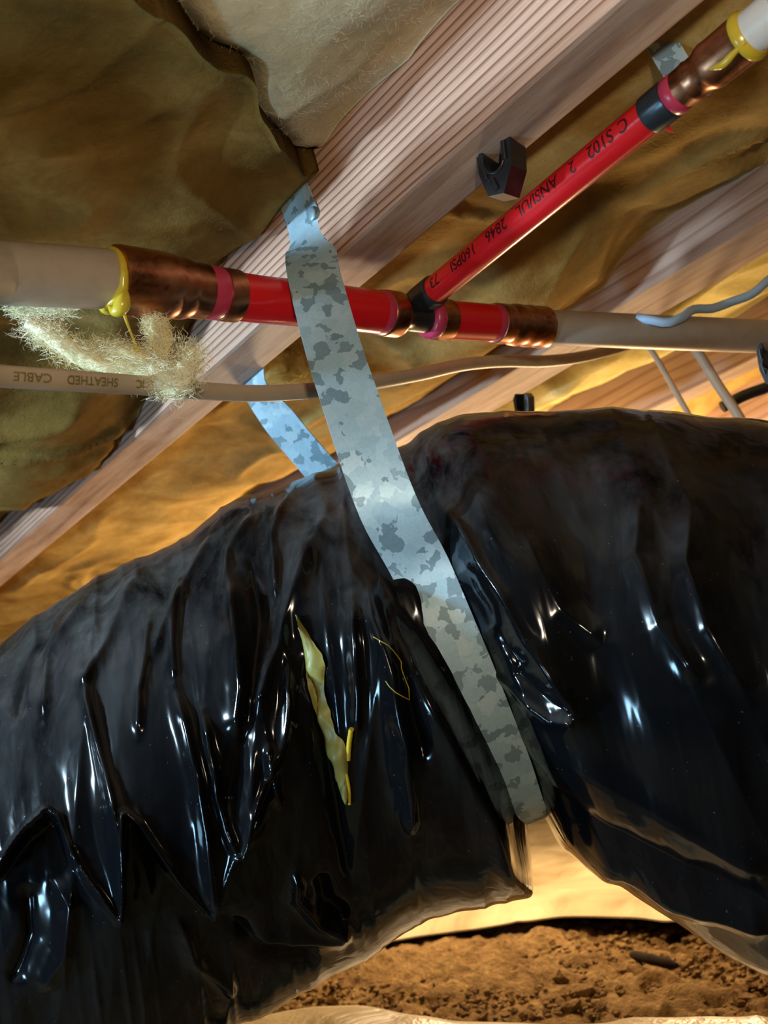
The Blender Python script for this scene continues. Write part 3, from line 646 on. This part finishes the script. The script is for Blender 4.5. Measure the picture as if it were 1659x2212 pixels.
# ---------------------------------------------------------------- sheathed cable and wires
cab = [(-460, 770, .42), (-120, 798, .50), (0, 812, .535), (150, 822, .57), (300, 832, .62), (420, 843, .67), (560, 850, .715), (660, 845, .745), (760, 833, .775), (900, 810, .84), (1000, 788, .90), (1090, 780, .96), (1180, 780, 1.01), (1260, 770, 1.05), (1340, 750, 1.08), (1420, 722, 1.10)]
CP = smooth_path([W(*c_) for c_ in cab], 160)
upv = M @ np.array([.1, -1, -.25])
cable = thing('sheathed_cable', W(420, 843, .67), 'cream flat sheathed cable with olive print drooping below the pipe', 'cable')
part(tube('cable_sheath', CP, .0060, M_cable, 20, flat=.55, up=upv), cable)
for txt, xp in (('IC', 292), ('SHEATHED', 190), ('CABLE', 54)):
    k = int(np.argmin(np.abs(project(CP)[0] - xp))); a = nrm(CP[k + 1] - CP[k - 1]); vw = nrm(-CP[k]); k1 = nrm(vw - a * (vw @ a)); k2 = np.cross(a, k1)
    if np.dot(M @ np.array([0, 1, 0]), k2) < 0: k2 = -k2
    V_, F_ = glyph_mesh(txt, .0070); N_ = nrm(upv - a * (upv @ a)); B_ = np.cross(a, N_); B_ = B_ if np.dot(B_, k1) > 0 else -B_
    h = V_[:, 1] - .0012; h = np.clip(h, -.0052, .0052)
    Pp = CP[k] - (V_[:, 0] * 1.15)[:, None] * a - h[:, None] * N_ + (.0060 * .55 * np.sqrt(np.maximum(0, 1 - (h / .0060)**2)) + .0004)[:, None] * B_
    part(mesh_np('lettering', Pp, F_, M_inkcable, smooth=False), cable, 'olive printed lettering ' + txt)
def wire(name, pts, r, mat, label, cat='cable', group=None, n_=60, seg_=14, flat=None):
    return tag(tube(name, smooth_path([W(*p) for p in pts], n_), r, mat, seg_, flat=flat), label, cat, group)
wire('thin_cable', [(1380, 725, 1.16), (1412, 765, 1.15), (1450, 830, 1.14), (1490, 900, 1.13), (1540, 990, 1.12)], .0034, M_tan, 'thin tan cable hanging straight beneath the cream pipe, the slimmer one')
wire('thin_cable', [(1480, 725, 1.12), (1512, 768, 1.11), (1550, 830, 1.10), (1590, 890, 1.09), (1640, 980, 1.08)], .0056, M_tan, 'thicker tan cable hanging straight beneath the cream pipe')
wire('pale_blue_wire', [(1376, 686, .912), (1410, 692, .906), (1440, 697, .905), (1466, 689, .908), (1500, 668, .925), (1540, 666, .935), (1580, 652, .94), (1625, 635, .945), (1660, 605, .95), (1720, 575, .97), (1800, 562, 1.0), (2000, 545, 1.1)], .0042, M_bluewire, 'pale blue wire lying over the cream pipe and rising away', 'wire')
wire('black_cable', [(1560, 880, 1.30), (1600, 858, 1.30), (1659, 836, 1.30), (1760, 800, 1.30), (2200, 660, 1.32)], .0075, M_black, 'black cable running behind the thicker tan cable')

# ---------------------------------------------------------------- pipe clips, small strap
def clip(label, org, s, ex, ez, group='black pipe clips'):
    """org: world centre of the top face; profile in the plane (ex, ez), extruded along ey"""
    ey = nrm(np.cross(ez, ex)); t = thing('pipe_clip', org, label, 'clip', group)
    pts = [(-.016, .012), (-.011, .020), (.010, .020), (.016, .014), (.016, -.006), (.008, -.022), (-.006, -.022), (-.013, -.008)]
    hole = [(.0085 * math.cos(a), .0085 * math.sin(a) + .001) for a in np.linspace(math.pi, 2 * math.pi, 14)] + [(.0085, .0205), (-.0085, .0205)]
    bm = bmesh.new()
    def cyl(poly, d0, d1):
        f0 = [bm.verts.new(Vector(org + s * (.80 * p[0] * ex + p[1] * ez + d0 * ey))) for p in poly]; f1 = [bm.verts.new(Vector(org + s * (.80 * p[0] * ex + p[1] * ez + d1 * ey))) for p in poly]
        return f0, f1
    # body as a ring between the outline and the saddle
    out = [(-.016, .012), (-.013, -.008), (-.006, -.022), (.008, -.022), (.016, -.006), (.016, .014), (.010, .020), (.0086, .020)] + hole[13::-1] + [(-.0086, .020), (-.011, .020)]
    f0, f1 = cyl(out, -.011, .011); k = len(out)
    fa = bm.faces.new(f0); fb = bm.faces.new(f1[::-1])
    for i in range(k): bm.faces.new([f0[i], f1[i], f1[(i + 1) % k], f0[(i + 1) % k]])
    bmesh.ops.triangulate(bm, faces=[fa, fb]); bmesh.ops.recalc_face_normals(bm, faces=bm.faces[:])
    me = bpy.data.meshes.new('clip_body'); bm.to_mesh(me); bm.free(); me.materials.append(M_black); o = bpy.data.objects.new('clip_body', me); C.objects.link(o); part(o, t)
    # raised ribs on the front face
    for poly in ([(-.012, .014), (-.010, .004)], [(-.010, -.002), (-.006, -.012)], [(.010, .010), (.011, -.002)], [(-.001, -.012), (.003, -.019)]):
        P = [org + s * (.80 * p[0] * ex + p[1] * ez - .0115 * ey) for p in poly]; part(tube('clip_rib', np.array(P), .0016 * s, M_black, 8), t)
    # saddle strap
    P = [org + s * (.80 * p[0] * 1.12 * ex + ((p[1] - .001) * 1.12 + .001) * ez - .0112 * ey) for p in hole[:14]]; part(tube('clip_saddle', np.array(P), .0012 * s, M_black, 8), t)
    return t
exy = nrm(np.array([.55, -.8, .10])); 
oc = W(1082, 352, .655); exc = M @ np.array([.86, .0, -.50]); exc = nrm(exc); ezc = nrm(M @ np.array([.10, -.96, .12])); ezc = nrm(ezc - exc * (ezc @ exc))
# the open side of the clip looks left of the viewer, its length runs to the right
eyc = nrm(M @ np.array([.56, -.10, .82])); exc = nrm(np.cross(eyc, ezc)); ezc = nrm(np.cross(exc, eyc))
clip('open black pipe clip screwed under the bold grained joist', oc, 1.0, exc, ezc)
clip('black pipe clip below the doubled joist just above the black duct', W(1132, 878, 1.10), .7, exc, ezc)
clip('black pipe clip near the end of the thinner cream pipe', W(1668, 782, .95), .9, exc, ezc)
a0, a1_ = W(1447, 95, .545), W(1468, 160, .545)
R0 = np.array([W(1412, 62, .64), W(1432, 98, .64), W(1452, 132, .638), W(1476, 170, .636), W(1506, 220, .634)])
cs2 = smooth_path(R0, 24); tn = np.gradient(cs2, axis=0); tn /= np.linalg.norm(tn, axis=1)[:, None]
acv = nrm(M @ np.array([.80, -.50, -.2])); ac2 = acv - tn * (tn @ acv)[:, None]; ac2 /= np.linalg.norm(ac2, axis=1)[:, None]
tag(ribbon('pipe_hanger_strap', cs2, ac2, np.cross(ac2, tn), .0185, .001, M_galv, 5), 'short galvanised strap hanging behind the copper adapter of the branch', 'strap')

# ---------------------------------------------------------------- loose insulation tuft on the cable
def fibres(strands, owner, mat, count):
    VV, F = [], []
    for P, r in strands:
        for _ in range(count):
            k0 = rng.integers(1, len(P) - 1); ta = nrm(P[k0 + 1] - P[k0 - 1]); p = P[k0] + rng.normal(0, r * .75, 3); d = nrm(ta * rng.choice([-1, 1]) * .9 + rng.normal(0, .7, 3)); L = rng.uniform(.003, .010)
            wv = np.cross(d, nrm(p)); wv = wv / (np.linalg.norm(wv) + 1e-9) * .00009; bend = rng.normal(0, .8, 3)
            q1 = p + d * L * .5; q2 = q1 + nrm(d + bend) * L * .5; k = len(VV); VV += [p - wv, p + wv, q1 + wv, q1 - wv, q2]; F += [[k, k + 1, k + 2, k + 3], [k + 3, k + 2, k + 4]]
    part(mesh_np('loose_fibres', np.array(VV), F, mat), owner, kind='stuff')
tuft = thing('insulation_tuft', W(300, 800, .66), 'fluffy cream insulation tuft caught between cable and cream pipe', 'insulation')
def tuft_strand(pts, r):
    P = smooth_path([W(*p) for p in pts], 50); n_ = len(P); V, F = tube_data(P, r * (.35 + .65 * np.sin(np.linspace(.15, np.pi - .15, n_))), 26)
    V = V + .35 * r * np.stack([fbm(V[:, 0] * 90, V[:, 1] * 90, V[:, 2] * 90, s=k, o=2) for k in (1, 2, 3)], 1)
    part(mesh_np('fibre_clump', V, F, M_tuft), tuft); return P, r
ST_ = [tuft_strand([(60, 700, .62), (110, 730, .62), (180, 770, .625), (260, 790, .63), (320, 800, .635)], .0060),
       tuft_strand([(200, 760, .63), (270, 765, .63), (330, 790, .635), (370, 820, .64)], .0050),
       tuft_strand([(325, 690, .655), (345, 720, .65), (340, 760, .645), (330, 800, .64)], .0045),
       tuft_strand([(330, 800, .63), (370, 830, .625), (395, 820, .63), (410, 790, .635), (415, 755, .64)], .0065),
       tuft_strand([(150, 660, .66), (90, 655, .66), (30, 665, .66)], .004)]
fibres(ST_, tuft, M_tuft, 4200)
tuft2 = thing('insulation_tuft', W(620, 800, .97), 'bright yellow insulation shred hanging beside the far end of the duct strap', 'insulation'); tuft = tuft2
M_tuft, M_keep = M_bright, M_tuft
ST2 = [tuft_strand([(560, 830, .99), (590, 800, .98), (612, 780, .98), (640, 770, .99)], .0095), tuft_strand([(610, 820, .98), (640, 800, .98), (662, 785, .98), (690, 800, .98)], .0100),
       tuft_strand([(585, 815, .985), (625, 812, .98), (660, 806, .98)], .0060)]
fibres(ST2, tuft2, M_bright, 1500)

# ---------------------------------------------------------------- ground sheets, stick, clods
def sheet(name, near, far, label, nu=110, nv=40, lift=.012):
    near, far = smooth_path([gpix(*p, .034) for p in near], nu), smooth_path([gpix(*p, .034) for p in far], nu); t = np.linspace(0, 1, nv)[None, :, None]
    P = near[:, None] * (1 - t) + far[:, None] * t; z = .012 * fbm(P[..., 0] * 6, P[..., 1] * 6, s=71, o=3) + .008 * (1 - np.abs(vnoise(P[..., 0] * 9, P[..., 1] * 9, s=77)))**3
    P[..., 2] = gz(P[..., 0], P[..., 1]) + .034 + .5 * z + lift * np.exp(-((t[..., 0] - .05) / .05)**2)
    P[:, 0, 2] -= .010; P[:, -1, 2] -= .02 * (lift == 0)
    b = P.reshape(-1, 3); k = len(b); F = grid_faces(nu, nv)
    low = b.copy(); low[:, 2] -= .002; allf = F.tolist() + (F[:, ::-1] + k).tolist()
    for i in range(nu - 1): allf += [[i * nv, k + i * nv, k + (i + 1) * nv, (i + 1) * nv]]
    o = mesh_np(name, np.r_[b, low], allf, M_sheet); return tag(o, label, 'plastic sheet')
sheet('ground_sheet', [(420, 2080), (640, 2046), (830, 2020), (1000, 1996), (1110, 1983), (1240, 1974), (1360, 1978), (1480, 1986), (1700, 1992), (2100, 2000)],
      [(640, 1765), (760, 1762), (880, 1760), (1000, 1760), (1110, 1760), (1240, 1760), (1360, 1760), (1480, 1760), (1700, 1760), (2000, 1760)], 'cloudy cream plastic ground sheet lit from behind the duct, spread over the far soil')
sheet('ground_sheet', [(200, 2520), (500, 2500), (800, 2500), (1100, 2500), (1500, 2500), (1900, 2500), (2700, 2520)],
      [(300, 2265), (480, 2220), (640, 2187), (760, 2182), (900, 2197), (1100, 2210), (1500, 2208), (1900, 2218), (2700, 2235)], 'cloudy plastic ground sheet whose edge lies on the soil nearest the duct', lift=0.0)
P = smooth_path([gpix(1365, 2062, .016), gpix(1410, 2073, .018), gpix(1462, 2086, .016)], 10)
tag(tube('dark_stick', P, [.004, .006, .0065, .006, .0065, .007, .006, .0065, .006, .003], plastic('dark_bark', (.035, .025, .018), .9, .1, .4), 10), 'short dark stick lying on the bare soil', 'stick')
bm = bmesh.new()
for _ in range(1600):
    x, y = rng.uniform(480, 1800), rng.uniform(1990, 2215); g = gpix(x, y); r = rng.uniform(.0018, .006) * (1 if rng.random() > .05 else 2.2)
    ve = bmesh.ops.create_icosphere(bm, subdivisions=1, radius=r, matrix=Matrix.Translation((g[0], g[1], gz(g[0], g[1]) + .008)) @ Matrix.Rotation(rng.uniform(0, 6), 4, 'Z') @ Matrix.Diagonal((rng.uniform(.7, 1.4), rng.uniform(.7, 1.4), rng.uniform(.5, .9), 1)))['verts']
    for v in ve: v.co += Vector(rng.normal(0, r * .13, 3))
me = bpy.data.meshes.new('soil_clods'); bm.to_mesh(me); bm.free(); me.materials.append(M_dirt); o = bpy.data.objects.new('soil_clods', me); C.objects.link(o)
tag(o, 'loose brown soil clods scattered over the bare ground', 'soil', kind='stuff')
